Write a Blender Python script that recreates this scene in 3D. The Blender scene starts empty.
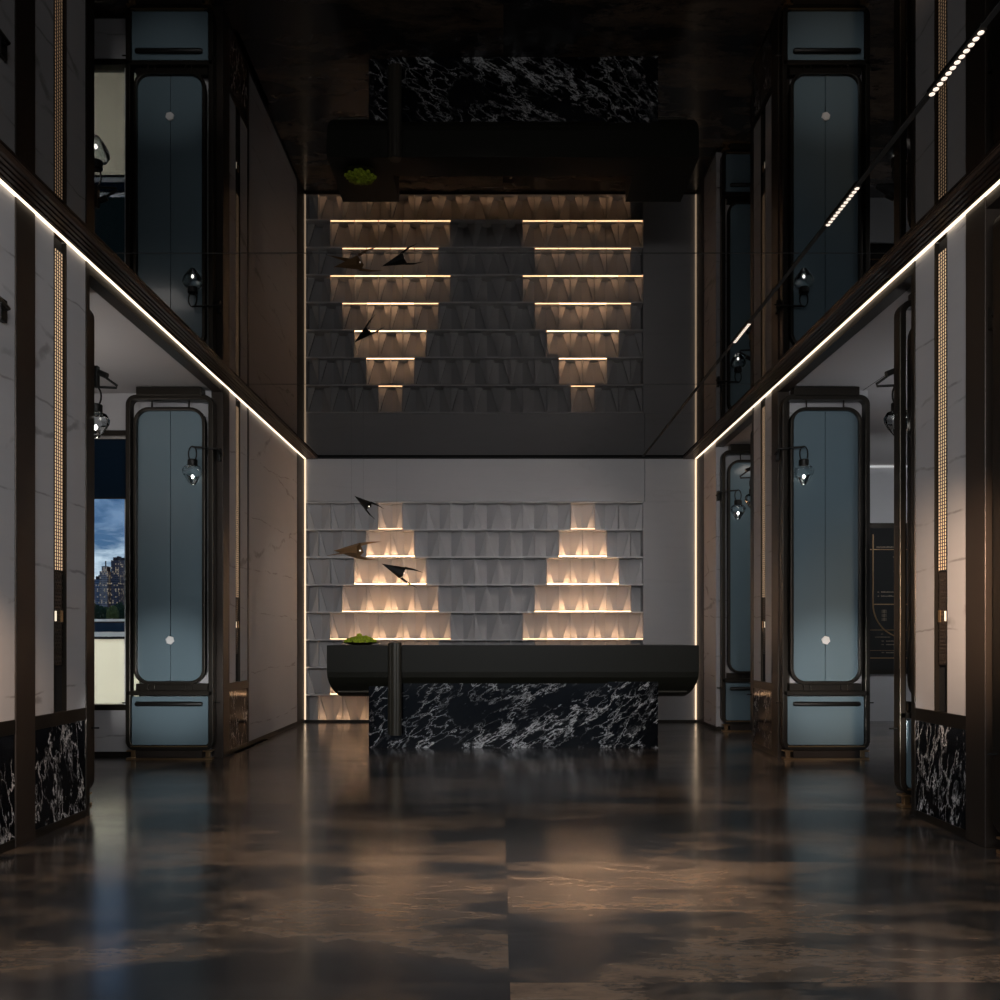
import bpy, bmesh, math, random
from mathutils import Vector, Matrix, noise
random.seed(7)
C = bpy.context.scene.collection
S = bpy.context.scene
PI = math.pi

# ---------------------------------------------------------------- materials
def new_mat(name):
    m = bpy.data.materials.new(name); m.use_nodes = True
    nt = m.node_tree; b = nt.nodes['Principled BSDF']
    return m, nt, b
def N(nt, t, **kw):
    n = nt.nodes.new(t)
    for k, v in kw.items():
        if k in n.inputs.keys() if hasattr(n.inputs, 'keys') else False: n.inputs[k].default_value = v
        else: setattr(n, k, v)
    return n
def L(nt, a, b): nt.links.new(a, b)
def ramp(nt, fac, stops, interp='LINEAR'):
    r = nt.nodes.new('ShaderNodeValToRGB'); r.color_ramp.interpolation = interp
    e = r.color_ramp.elements
    while len(e) < len(stops): e.new(0.5)
    for i, (p, c) in enumerate(stops):
        e[i].position = p; e[i].color = (c[0], c[1], c[2], 1) if isinstance(c, tuple) else (c, c, c, 1)
    L(nt, fac, r.inputs[0]); return r.outputs[0]
def mapping(nt, scale=(1,1,1), rot=(0,0,0), loc=(0,0,0), coord='Object'):
    if coord == 'World':
        g = nt.nodes.new('ShaderNodeNewGeometry'); out = g.outputs['Position']
    else:
        g = nt.nodes.new('ShaderNodeTexCoord'); out = g.outputs[coord]
    mp = nt.nodes.new('ShaderNodeMapping')
    mp.inputs['Scale'].default_value = scale; mp.inputs['Rotation'].default_value = rot; mp.inputs['Location'].default_value = loc
    L(nt, out, mp.inputs[0]); return mp.outputs[0]
def noise_tex(nt, vec, scale, detail=4, rough=.55, dist=0):
    n = nt.nodes.new('ShaderNodeTexNoise'); n.inputs['Scale'].default_value = scale
    n.inputs['Detail'].default_value = detail; n.inputs['Roughness'].default_value = rough
    n.inputs['Distortion'].default_value = dist; L(nt, vec, n.inputs['Vector']); return n.outputs['Fac']
def math_n(nt, op, a, b=None, clamp=False):
    n = nt.nodes.new('ShaderNodeMath'); n.operation = op; n.use_clamp = clamp
    for i, v in enumerate((a, b)):
        if v is None: continue
        if isinstance(v, (int, float)): n.inputs[i].default_value = v
        else: L(nt, v, n.inputs[i])
    return n.outputs[0]
def mixc(nt, fac, a, b):
    n = nt.nodes.new('ShaderNodeMix'); n.data_type = 'RGBA'
    if isinstance(fac, (int, float)): n.inputs[0].default_value = fac
    else: L(nt, fac, n.inputs[0])
    for i, v in ((6, a), (7, b)):
        if isinstance(v, tuple): n.inputs[i].default_value = (*v, 1)
        else: L(nt, v, n.inputs[i])
    return n.outputs[2]
def bump(nt, b, h, strength=.2, dist=.01):
    n = nt.nodes.new('ShaderNodeBump'); n.inputs['Strength'].default_value = strength; n.inputs['Distance'].default_value = dist
    L(nt, h, n.inputs['Height']); L(nt, n.outputs[0], b.inputs['Normal'])

def plain(name, col, rough=.5, metal=0.0, var=.12, scale=6, **kw):
    m, nt, b = new_mat(name)
    v = mapping(nt, (scale, scale, scale)); f = noise_tex(nt, v, 1.0, 3)
    lo = tuple(c*(1-var) for c in col); hi = tuple(min(1, c*(1+var)) for c in col)
    L(nt, mixc(nt, f, lo, hi), b.inputs['Base Color'])
    b.inputs['Roughness'].default_value = rough; b.inputs['Metallic'].default_value = metal
    for k, val in kw.items(): b.inputs[k].default_value = val
    return m
def emit(name, col, strength):
    m, nt, b = new_mat(name)
    b.inputs['Base Color'].default_value = (*[min(1, c) for c in col], 1)
    b.inputs['Emission Color'].default_value = (*col, 1); b.inputs['Emission Strength'].default_value = strength
    b.inputs['Roughness'].default_value = .5
    return m

def limestone(name='limestone', cracks=1.0):
    m, nt, b = new_mat(name)
    v = mapping(nt, (1, 1, 1), coord='World')
    big = noise_tex(nt, v, 1.3, 4)
    w = mapping(nt, (.8, .8, 6), coord='World'); fine = noise_tex(nt, w, 3, 6, .6)
    c = mixc(nt, big, (.47, .465, .475), (.56, .55, .555))
    c = mixc(nt, math_n(nt, 'MULTIPLY', fine, .35), c, (.40, .39, .40))
    # wandering bedding cracks
    cm = mapping(nt, (.25, .25, 2.3), coord='World')
    d = nt.nodes.new('ShaderNodeVectorMath'); d.operation = 'ADD'
    nn = nt.nodes.new('ShaderNodeTexNoise'); nn.inputs['Scale'].default_value = 2.2; nn.inputs['Detail'].default_value = 5
    L(nt, v, nn.inputs['Vector'])
    sc = nt.nodes.new('ShaderNodeVectorMath'); sc.operation = 'SCALE'; sc.inputs['Scale'].default_value = .24
    L(nt, nn.outputs['Color'], sc.inputs[0]); L(nt, cm, d.inputs[0]); L(nt, sc.outputs[0], d.inputs[1])
    vo = nt.nodes.new('ShaderNodeTexVoronoi'); vo.feature = 'DISTANCE_TO_EDGE'; vo.inputs['Scale'].default_value = 1.0
    L(nt, d.outputs[0], vo.inputs['Vector'])
    crack = ramp(nt, vo.outputs['Distance'], [(0, 1.0), (.010, .8), (.016, 0.0)])
    brk = ramp(nt, noise_tex(nt, v, 5, 2), [(.42, 0.0), (.58, 1.0)])
    k = math_n(nt, 'MULTIPLY', crack, brk)
    k = math_n(nt, 'MULTIPLY', k, cracks)
    c = mixc(nt, math_n(nt, 'MULTIPLY', k, .6), c, (.16, .145, .14))
    L(nt, c, b.inputs['Base Color']); b.inputs['Roughness'].default_value = .55
    bump(nt, b, math_n(nt, 'SUBTRACT', fine, k), .15, .004)
    return m

def black_marble(name, rot, loc=(0,0,0), scale=1.0):
    m, nt, b = new_mat(name)
    v = mapping(nt, (scale, scale, scale), rot, loc, coord='World')
    st = nt.nodes.new('ShaderNodeMapping'); st.inputs['Scale'].default_value = (.8, .8, 2.0); L(nt, v, st.inputs[0])
    wn = nt.nodes.new('ShaderNodeTexNoise'); wn.inputs['Scale'].default_value = 3.4; wn.inputs['Detail'].default_value = 5; wn.inputs['Roughness'].default_value = .62
    L(nt, st.outputs[0], wn.inputs['Vector'])
    sc = nt.nodes.new('ShaderNodeVectorMath'); sc.operation = 'SCALE'; sc.inputs['Scale'].default_value = .9
    L(nt, wn.outputs['Color'], sc.inputs[0])
    ad = nt.nodes.new('ShaderNodeVectorMath'); L(nt, st.outputs[0], ad.inputs[0]); L(nt, sc.outputs[0], ad.inputs[1])
    n1 = noise_tex(nt, ad.outputs[0], 1.5, 3, .5)
    r1 = math_n(nt, 'ABSOLUTE', math_n(nt, 'SUBTRACT', n1, .5))
    v1 = ramp(nt, r1, [(0, 1.0), (.005, .8), (.011, .10), (.03, 0.0)])
    sc2 = nt.nodes.new('ShaderNodeVectorMath'); sc2.operation = 'SCALE'; sc2.inputs['Scale'].default_value = .42; L(nt, wn.outputs['Color'], sc2.inputs[0])
    ad2 = nt.nodes.new('ShaderNodeVectorMath'); L(nt, st.outputs[0], ad2.inputs[0]); L(nt, sc2.outputs[0], ad2.inputs[1])
    vo = nt.nodes.new('ShaderNodeTexVoronoi'); vo.feature = 'DISTANCE_TO_EDGE'; vo.inputs['Scale'].default_value = 4.5; L(nt, ad2.outputs[0], vo.inputs['Vector'])
    v2 = ramp(nt, vo.outputs['Distance'], [(0, 1.0), (.010, .6), (.028, .06), (.07, 0.0)])
    mask = ramp(nt, noise_tex(nt, v, 2.6, 4), [(.45, 0.0), (.60, 1.0)])
    mask2 = ramp(nt, noise_tex(nt, st.outputs[0], 2.6, 3), [(.40, .10), (.58, 1.0)])
    f = math_n(nt, 'ADD', math_n(nt, 'MULTIPLY', v1, mask2), math_n(nt, 'MULTIPLY', v2, mask), clamp=True)
    cloud = math_n(nt, 'MULTIPLY', ramp(nt, n1, [(.45, 0.0), (.7, 1.0)]), .04)
    c = mixc(nt, cloud, (.004, .0045, .006), (.16, .17, .19))
    c = mixc(nt, f, c, (.95, .95, .96))
    L(nt, c, b.inputs['Base Color']); b.inputs['Roughness'].default_value = .10; b.inputs['IOR'].default_value = 1.28
    return m

def floor_mat():
    m, nt, b = new_mat('floor_marble')
    g = nt.nodes.new('ShaderNodeNewGeometry')
    sep = nt.nodes.new('ShaderNodeSeparateXYZ'); L(nt, g.outputs['Position'], sep.inputs[0])
    # slab index: columns 3.0 m wide meeting at x=.03, rows about 1.5 m
    TX, TY, OY = 3.0, 1.52, 2.83
    ux = math_n(nt, 'DIVIDE', math_n(nt, 'SUBTRACT', sep.outputs[0], .03), TX)
    uy = math_n(nt, 'DIVIDE', math_n(nt, 'SUBTRACT', sep.outputs[1], OY), TY)
    ix = math_n(nt, 'FLOOR', ux); iy = math_n(nt, 'FLOOR', uy)
    cx = nt.nodes.new('ShaderNodeCombineXYZ')
    L(nt, math_n(nt, 'MULTIPLY', ix, 7.31), cx.inputs[0]); L(nt, math_n(nt, 'MULTIPLY', iy, .35), cx.inputs[1]); L(nt, math_n(nt, 'MULTIPLY', ix, 3.7), cx.inputs[2])
    ad0 = nt.nodes.new('ShaderNodeVectorMath'); L(nt, g.outputs['Position'], ad0.inputs[0]); L(nt, cx.outputs[0], ad0.inputs[1])
    mp = nt.nodes.new('ShaderNodeMapping'); mp.inputs['Scale'].default_value = (.42, 1.15, 1); mp.inputs['Rotation'].default_value = (0, 0, -.22); L(nt, ad0.outputs[0], mp.inputs[0])
    wn = nt.nodes.new('ShaderNodeTexNoise'); wn.inputs['Scale'].default_value = 2.1; wn.inputs['Detail'].default_value = 9; wn.inputs['Roughness'].default_value = .62
    L(nt, mp.outputs[0], wn.inputs['Vector'])
    sc = nt.nodes.new('ShaderNodeVectorMath'); sc.operation = 'SCALE'; sc.inputs['Scale'].default_value = 1.1; L(nt, wn.outputs['Color'], sc.inputs[0])
    ad = nt.nodes.new('ShaderNodeVectorMath'); L(nt, mp.outputs[0], ad.inputs[0]); L(nt, sc.outputs[0], ad.inputs[1])
    w = ad.outputs[0]
    big = noise_tex(nt, w, 1.3, 8, .6)
    c = ramp(nt, big, [(.34, (.016, .017, .020)), (.46, (.034, .032, .032)), (.52, (.11, .078, .055)), (.58, (.22, .15, .10)), (.68, (.07, .052, .042)), (.80, (.016, .016, .017))])
    fine = noise_tex(nt, w, 7, 6, .65)
    c = mixc(nt, math_n(nt, 'MULTIPLY', ramp(nt, fine, [(.4, 0.0), (.7, 1.0)]), .35), c, (.008, .008, .009))
    n3 = noise_tex(nt, w, 2.6, 7, .6)
    vein = ramp(nt, math_n(nt, 'ABSOLUTE', math_n(nt, 'SUBTRACT', n3, .5)), [(0, 1.0), (.006, .5), (.02, 0.0)])
    msk = ramp(nt, noise_tex(nt, w, 1.3, 2), [(.45, 0.0), (.6, 1.0)])
    c = mixc(nt, math_n(nt, 'MULTIPLY', math_n(nt, 'MULTIPLY', vein, msk), .7), c, (.20, .16, .13))
    dk = ramp(nt, math_n(nt, 'ABSOLUTE', math_n(nt, 'SUBTRACT', noise_tex(nt, w, 1.7, 6, .6), .52)), [(0, 1.0), (.012, 0.0)])
    c = mixc(nt, math_n(nt, 'MULTIPLY', dk, .8), c, (.003, .003, .003))
    # joints
    fx = math_n(nt, 'ABSOLUTE', math_n(nt, 'SUBTRACT', math_n(nt, 'FRACT', ux), .5)); fy = math_n(nt, 'ABSOLUTE', math_n(nt, 'SUBTRACT', math_n(nt, 'FRACT', uy), .5))
    jx = math_n(nt, 'GREATER_THAN', fx, .5-.0015/TX); jy = math_n(nt, 'GREATER_THAN', fy, .5-.002/TY)
    j = math_n(nt, 'MAXIMUM', jx, jy)
    c = mixc(nt, math_n(nt, 'MULTIPLY', j, .8), c, (.004, .004, .004))
    L(nt, c, b.inputs['Base Color'])
    L(nt, ramp(nt, noise_tex(nt, w, 3, 4), [(.3, .17), (.7, .26)]), b.inputs['Roughness'])
    b.inputs['IOR'].default_value = 1.75
    b.inputs['Coat Weight'].default_value = .25; b.inputs['Coat Roughness'].default_value = .12
    return m

def mirror_mat():
    m, nt, b = new_mat('tinted_ceiling_mirror')
    g = nt.nodes.new('ShaderNodeBsdfGlossy'); g.inputs['Roughness'].default_value = .01
    f = noise_tex(nt, mapping(nt, (1, 1, 1)), .6, 2)
    L(nt, mixc(nt, f, (.185, .182, .182), (.20, .198, .196)), g.inputs[0])
    L(nt, g.outputs[0], nt.nodes['Material Output'].inputs[0])
    return m

M = {}
M['stone'] = limestone()
M['shelf'] = plain('relief_shelf_edge', (.74, .73, .73), .5, 0, .03, 3)  # paler than the relief: light caught by the shelf edges is in the colour
M['stone_back'] = limestone('limestone_smooth', .12)
M['relief'] = plain('relief_plaster', (.56, .55, .555), .6, 0, .05, 3)
M['marble_desk'] = black_marble('black_marble_slanting_veins', (0, .5, 0), (1.3, 0, .4), .95)
M['marble_desk_side'] = black_marble('black_marble_block', (0, .75, 0), (4.1, 0, 2.2), 1.0)
M['marble_wall'] = black_marble('black_marble_upright_veins', (1.38, 0, 0), (.4, .2, .9), 1.25)
M['floor'] = floor_mat()
M['mirror'] = mirror_mat()
M['bronze'] = plain('dark_bronze', (.035, .030, .024), .38, .75)
M['column'] = plain('brown_bronze_column', (.042, .032, .025), .42, .45, scale=2)
M['black'] = plain('matte_black_metal', (.010, .010, .009), .45, .3)
M['shadow_gap'] = plain('black_lining', (.006, .006, .006), .8)
M['post'] = plain('satin_bronze', (.075, .068, .052), .35, .3)
M['desk'] = plain('olive_black_lacquer', (.021, .021, .015), .45, 0, .08, **{'Specular IOR Level': .22})
M['slat'] = plain('dark_walnut_slat', (.045, .028, .020), .4, .0, .3, 3)
M['brass'] = plain('aged_brass', (.42, .27, .14), .3, .9)
M['panel'] = plain('blue_grey_lacquered_glass', (.150, .215, .250), .22, 0, .06, 1.2, **{'Coat Weight': .3, 'Coat Roughness': .08})
M['steel'] = plain('polished_pewter', (.55, .55, .52), .18, .9)
M['ceil'] = plain('grey_plaster', (.42, .40, .395), .8, 0, .04, 2)
M['led'] = emit('warm_led', (1.0, .83, .62), 1.9)
M['led_vert'] = emit('warm_led_soft', (1.0, .74, .50), 1.25)
M['led_cell'] = emit('uplight_led', (1.0, .60, .33), 17)
def led_cell():
    m, nt, b = new_mat('uplight_led')
    oi = nt.nodes.new('ShaderNodeObjectInfo')          # each uplight is dimmed through its own object colour
    sp = nt.nodes.new('ShaderNodeSeparateColor'); L(nt, oi.outputs['Color'], sp.inputs[0])
    b.inputs['Emission Color'].default_value = (1.0, .56, .28, 1)
    L(nt, math_n(nt, 'MULTIPLY', sp.outputs[0], 38), b.inputs['Emission Strength'])
    return m
M['led_cell'] = led_cell()
M['led_cool'] = emit('cove_led', (.9, .9, .9), .35)
M['bulb'] = emit('glowing_bulb', (1.0, .93, .84), 10)
M['lens'] = emit('downlight_lens', (1.0, .84, .70), 1.1)
M['enamel'] = plain('pale_enamel', (.92, .91, .88), .25)
M['bird_black'] = plain('blackened_sheet_metal', (.010, .009, .008), .6, .2)
M['bird_bronze'] = plain('ochre_bronze_sheet', (.34, .20, .095), .45, .3)
M['white'] = plain('white_painted_metal', (.75, .77, .78), .4)
M['moss'] = plain('green_moss', (.50, .66, .04), .9, 0, .6, 60)
M['ground'] = plain('dark_park_grass', (.02, .035, .015), .9)
def glass():
    m, nt, b = new_mat('clear_glass')
    b.inputs['Base Color'].default_value = (.97, .98, .98, 1); b.inputs['Roughness'].default_value = .02
    b.inputs['Transmission Weight'].default_value = 1.0; b.inputs['IOR'].default_value = 1.35
    return m
M['glass'] = glass()
def thin_glass():
    m, nt, b = new_mat('window_glass')
    t = nt.nodes.new('ShaderNodeBsdfTransparent'); t.inputs[0].default_value = (.95, .97, .98, 1)
    gl = nt.nodes.new('ShaderNodeBsdfGlossy'); gl.inputs['Roughness'].default_value = .02
    mx = nt.nodes.new('ShaderNodeMixShader'); fr = nt.nodes.new('ShaderNodeFresnel'); fr.inputs[0].default_value = 1.4
    L(nt, fr.outputs[0], mx.inputs[0]); L(nt, t.outputs[0], mx.inputs[1]); L(nt, gl.outputs[0], mx.inputs[2])
    L(nt, mx.outputs[0], nt.nodes['Material Output'].inputs[0]); return m
M['window_glass'] = thin_glass()
M['glass'] = thin_glass()
def frosted():
    m, nt, b = new_mat('frosted_cream_glass')
    tr = nt.nodes.new('ShaderNodeBsdfTranslucent'); tr.inputs[0].default_value = (.86, .82, .70, 1)
    df = nt.nodes.new('ShaderNodeBsdfDiffuse'); df.inputs[0].default_value = (.7, .68, .6, 1)
    mx = nt.nodes.new('ShaderNodeMixShader'); mx.inputs[0].default_value = .25
    f = noise_tex(nt, mapping(nt, (1, 1, 3)), 2, 2)
    L(nt, mixc(nt, f, (.86, .84, .74), (.78, .76, .68)), tr.inputs[0])
    L(nt, tr.outputs[0], mx.inputs[1]); L(nt, df.outputs[0], mx.inputs[2]); L(nt, mx.outputs[0], nt.nodes['Material Output'].inputs[0]); return m
M['frosted'] = frosted()
def blind_mat():
    m, nt, b = new_mat('navy_blind_fabric')
    w = nt.nodes.new('ShaderNodeTexWave'); w.bands_direction = 'Z'; w.inputs['Scale'].default_value = 30; L(nt, mapping(nt), w.inputs[0])
    df = nt.nodes.new('ShaderNodeBsdfDiffuse'); tr = nt.nodes.new('ShaderNodeBsdfTranslucent')
    L(nt, mixc(nt, w.outputs['Fac'], (.016, .034, .062), (.020, .042, .075)), df.inputs[0]); tr.inputs[0].default_value = (.03, .07, .13, 1)
    mx = nt.nodes.new('ShaderNodeMixShader'); mx.inputs[0].default_value = .5
    L(nt, df.outputs[0], mx.inputs[1]); L(nt, tr.outputs[0], mx.inputs[2]); L(nt, mx.outputs[0], nt.nodes['Material Output'].inputs[0]); return m
M['blind'] = blind_mat()
def tower_mat(name, wall, sx, sz, lit=.5):
    m, nt, b = new_mat(name)
    v = mapping(nt, (1, 1, 1))
    sep = nt.nodes.new('ShaderNodeSeparateXYZ'); L(nt, v, sep.inputs[0])
    px = math_n(nt, 'MULTIPLY', math_n(nt, 'ADD', sep.outputs[0], sep.outputs[1]), sx); pz = math_n(nt, 'MULTIPLY', sep.outputs[2], sz)
    wx = math_n(nt, 'GREATER_THAN', math_n(nt, 'FRACT', px), .45); wz = math_n(nt, 'GREATER_THAN', math_n(nt, 'FRACT', pz), .4)
    w = math_n(nt, 'MULTIPLY', wx, wz)
    cmb = nt.nodes.new('ShaderNodeCombineXYZ'); L(nt, math_n(nt, 'FLOOR', px), cmb.inputs[0]); L(nt, math_n(nt, 'FLOOR', pz), cmb.inputs[1])
    wn = nt.nodes.new('ShaderNodeTexWhiteNoise'); L(nt, cmb.outputs[0], wn.inputs[0])
    L(nt, mixc(nt, w, wall, tuple(c*.25 for c in wall)), b.inputs['Base Color'])
    b.inputs['Emission Color'].default_value = (1, .78, .5, 1)
    L(nt, math_n(nt, 'MULTIPLY', math_n(nt, 'MULTIPLY', w, math_n(nt, 'GREATER_THAN', wn.outputs[0], .78)), lit), b.inputs['Emission Strength'])
    b.inputs['Roughness'].default_value = .8
    return m

# ---------------------------------------------------------------- mesh helpers
class MB:
    def __init__(s): s.bm = bmesh.new()
    def box(s, x0, x1, y0, y1, z0, z1):
        if x0 > x1: x0, x1 = x1, x0
        vs = [s.bm.verts.new(p) for p in ((x0,y0,z0),(x1,y0,z0),(x1,y1,z0),(x0,y1,z0),(x0,y0,z1),(x1,y0,z1),(x1,y1,z1),(x0,y1,z1))]
        for f in ((0,3,2,1),(4,5,6,7),(0,1,5,4),(1,2,6,5),(2,3,7,6),(3,0,4,7)): s.bm.faces.new([vs[i] for i in f])
        return s
    def face(s, pts): s.bm.faces.new([s.bm.verts.new(p) for p in pts]); return s
    def tube(s, pts, r, n=10, closed=False, flat=None):
        pts = [Vector(p) for p in pts]; rings = []
        k = len(pts); up0 = None
        for i, p in enumerate(pts):
            a = pts[i-1] if (i > 0 or closed) else p; c = pts[(i+1) % k] if (i < k-1 or closed) else p
            d = (c-a).normalized()
            if up0 is None: up0 = Vector((0,1,0)) if abs(d.y) < .9 else Vector((1,0,0))
            u = (up0 - d*up0.dot(d)).normalized(); v = d.cross(u); up0 = u
            rr = r[i] if isinstance(r, (list, tuple)) else r
            rings.append([s.bm.verts.new(p + u*math.cos(2*PI*(j+.5)/n)*rr + v*math.sin(2*PI*(j+.5)/n)*rr) for j in range(n)])
        m = k if closed else k-1
        for i in range(m):
            A, B = rings[i], rings[(i+1) % k]
            for j in range(n): 
                f = s.bm.faces.new((A[j], A[(j+1)%n], B[(j+1)%n], B[j])); f.smooth = n > 4
        if not closed:
            s.bm.faces.new(rings[0][::-1]); s.bm.faces.new(rings[-1])
        return s
    def lathe(s, prof, cx=0, cy=0, n=24, jitter=0):
        rings = []
        for r, z in prof:
            if r < 1e-5: rings.append([s.bm.verts.new((cx, cy, z))])
            else: rings.append([s.bm.verts.new((cx+r*math.cos(2*PI*j/n), cy+r*math.sin(2*PI*j/n), z)) for j in range(n)])
        for A, B in zip(rings, rings[1:]):
            for j in range(n):
                q = [A[j % len(A)], A[(j+1) % len(A)], B[(j+1) % len(B)], B[j % len(B)]]
                q = [v for i, v in enumerate(q) if v not in q[:i]]
                if len(q) > 2: f = s.bm.faces.new(q); f.smooth = not jitter
        return s
    def build(s, name, mat, parent=None, bevel=0, seg=2):
        bmesh.ops.recalc_face_normals(s.bm, faces=s.bm.faces)
        for e in s.bm.edges:
            if len(e.link_faces) == 2 and e.calc_face_angle(0) > .75: e.smooth = False
        me = bpy.data.meshes.new(name); s.bm.to_mesh(me); s.bm.free()
        o = bpy.data.objects.new(name, me); C.objects.link(o)
        me.materials.append(mat)
        if parent: o.parent = parent
        if bevel:
            b = o.modifiers.new('bevel', 'BEVEL'); b.width = bevel; b.segments = seg; b.limit_method = 'ANGLE'
        return o
def tag(o, label=None, cat=None, group=None, kind=None):
    if label: o['label'] = label
    if cat: o['category'] = cat
    if group: o['group'] = group
    if kind: o['kind'] = kind
    return o
def empty(name, loc=(0,0,0), rz=0):
    o = bpy.data.objects.new(name, None); C.objects.link(o); o.location = loc; o.rotation_euler = (0,0,rz); o.empty_display_size = .1
    return o
def kids(o): return [c for c in bpy.data.objects if c.parent == o]
def copy_tree(o, parent=None):
    c = o.copy(); C.objects.link(c); c.parent = parent
    for ch in kids(o): copy_tree(ch, c)
    return c
def rrect(x0, x1, z0, z1, r, n=7, y=0):
    pts = []
    for cx, cz, a0 in ((x1-r, z0+r, -PI/2), (x1-r, z1-r, 0), (x0+r, z1-r, PI/2), (x0+r, z0+r, PI)):
        for i in range(n+1):
            a = a0 + PI/2*i/n; pts.append((cx+r*math.cos(a), y, cz+r*math.sin(a)))
    return pts
def frame_strip(mb, path, w, d, y=0):
    """square-section closed frame following a planar x-z path"""
    k = len(path); P = [Vector((p[0], p[2])) for p in path]; rings = []
    for i in range(k):
        t = (P[(i+1)%k]-P[i-1]).normalized(); n = Vector((t.y, -t.x))
        a = P[i]+n*w/2; b = P[i]-n*w/2
        rings.append([mb.bm.verts.new((a.x, y-d/2, a.y)), mb.bm.verts.new((a.x, y+d/2, a.y)), mb.bm.verts.new((b.x, y+d/2, b.y)), mb.bm.verts.new((b.x, y-d/2, b.y))])
    for i in range(k):
        A, B = rings[i], rings[(i+1)%k]
        for j in range(4): mb.bm.faces.new((A[j], A[(j+1)%4], B[(j+1)%4], B[j]))
    return mb

H = 3.58; ZB = 3.50; YW = 11.49; XW = 2.65

# ---------------------------------------------------------------- setting
fl = MB().box(-4.5, 6.4, -2.0, 11.7, -.12, 0).build('floor', M['floor']); tag(fl, 'polished dark brown and slate veined marble floor slabs', 'floor', kind='structure')
ce = MB().box(-2.46, 2.46, -2.0, YW+.2, H, H+.1).build('ceiling', M['mirror']); tag(ce, 'dark tinted mirror ceiling over the lobby', 'ceiling', kind='structure')
sm = MB()
for d in (2.6, 5.38, 8.17): sm.box(-2.46, 2.46, d-.003, d+.003, H-.0015, H+.001)
sm.build('joint', M['shadow_gap'], ce)
MB().box(-2.46, 2.46, YW-.035, YW-.002, H-.022, H+.001).build('shadow_gap', M['shadow_gap'], ce)
for sg, side in ((-1, 'left'), (1, 'right')):
    t = MB()
    t.box(sg*2.46, sg*2.80, -2.0, YW, H-.005, H+.1)
    for k in range(5): t.box(sg*(2.468+k*.033), sg*(2.488+k*.033), -2.0, YW, H-.028, H-.004)
    o = t.build('trim_1' if sg < 0 else 'trim_2', M['slat']); tag(o, 'dark walnut slatted border of the ceiling, %s side' % side, 'ceiling trim', kind='structure')

# back wall
wb = MB()
RX0, RX1, RZ = -2.63, 1.928, 2.981
wb.box(-2.66, 2.75, YW+.24, YW+.32, 0, H)
wb.box(2.75, 6.4, YW+.14, YW+.3, 0, H)
wb.box(-2.66, 1.947, YW, YW+.24, RZ+.005, H)
wb.box(1.953, XW, YW, YW+.24, RZ+.005, H)
wb.box(1.932, XW, YW, YW+.24, 0, RZ+.003)
wb = wb.build('wall_back', M['stone_back']); tag(wb, 'pale grey stone wall behind the reception desk', 'wall', kind='structure')
o = MB().box(-2.65, 2.65, YW-.012, YW-.001, 0, .03).build('baseboard_back', M['bronze']); tag(o, 'thin dark skirting under the back wall', 'baseboard', kind='structure')

# relief tiles with folded panels, shelves and uplights
rel = empty('relief_wall_panel', ((RX0+RX1)/2, YW, 0))
tag(rel, 'grid of folded pale stone niches with warm uplights behind the desk', 'wall relief')
w = (RX1-RX0)/14; h = RZ/8
def loc(o): o.parent = rel; o.matrix_parent_inverse = Matrix.Translation(-Vector(rel.location)); return o
for r in range(8):                       # r=0 is the top row
    z1 = RZ - r*h; z0 = z1-h; off = 0 if r % 2 == 0 else -w/2
    mb = MB(); bm = mb.bm
    DT, DF, DS, DVt, DVb = .070, .100, .130, .220, .220
    for k in range(15):
        a = RX0+off+k*w
        for (ur, us) in ((a, 1), (a+w, -1)):
            uc = ur+us*.32*w; uv = ur+us*.5*w
            def cl(u): return min(max(u, RX0), RX1)
            if uv < RX0-1e-4 or uv > RX1+1e-4 or ur < RX0-1e-4 or ur > RX1+1e-4: continue
            p = lambda u, d, z: (u, YW+d, z)
            Rt, Rb, Cb = p(ur, DT, z1), p(ur, DF, z0), p(uc, DF, z0)
            St, Sb, Cs = p(ur, DS, z1), p(ur, DS, z0), p(uc, DS, z0); Vt, Vb = p(uv, DVt, z1), p(uv, DVb, z0)
            mb.face([Rt, Rb, Cb]); mb.face([Rt, Cb, Cs, St])          # raised tapering plate and its edge
            mb.face([St, Sb, Vb, Vt])                                  # folded panel behind it
        if RX0-1e-4 < a < RX1+1e-4: mb.box(a-.002, a+.002, YW+.012, YW+DF+.02, z0, z1)
    bmesh.ops.remove_doubles(bm, verts=bm.verts, dist=1e-4)
    loc(mb.build('folded_panel', M['relief']))
for r in range(9):
    z = RZ - r*h
    loc(MB().box(RX0, RX1, YW+.001, YW+.225, max(z-.016, .005), z+.004 if r else z).build('shelf', M['shelf'], bevel=.002))
loc(MB().box(RX0-.004, RX0, YW+.001, YW+.225, 0, RZ).box(RX1, RX1+.003, YW+.001, YW+.225, 0, RZ).build('edge_trim', M['relief']))
lit = {0: 1, 1: 2, 2: 3, 3: 4, 4: 5, 5: 4, 6: 5}
cL, cR = RX0+3.5*w, RX0+11.5*w
proto = None; cell_spots = []
for r in range(8):
    z0 = RZ-(r+1)*h
    if r == 7: cs = [RX0+(k)*w for k in range(1, 14)]
    else:
        cs = []
        for c0 in (cL, cR):
            n = lit[r]
            cs += [c0+(i-(n-1)/2)*w for i in range(n)]
    for cx in cs:
        if cx+w/2 > RX1+.01 or cx-w/2 < RX0-.01: continue
        if proto is None:
            proto = MB().box(-.158, .158, -.002, .020, 0, .003).build('uplight', M['led_cell'])
            loc(proto); o = proto
        else:
            o = proto.copy(); C.objects.link(o)
        o.location = (cx, YW+.008, z0+.0045)
        c0 = cL if cx < (cL+cR)/2 else cR
        e = abs(cx-c0)/w
        q = .32 if r == 0 else ((1.0 if e < 1.1 else .38) if r in (1, 2, 3) else ((.62 if e < 1.1 else .35) if r == 4 else .33))
        o.color = (q, q, q, 1)

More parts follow.
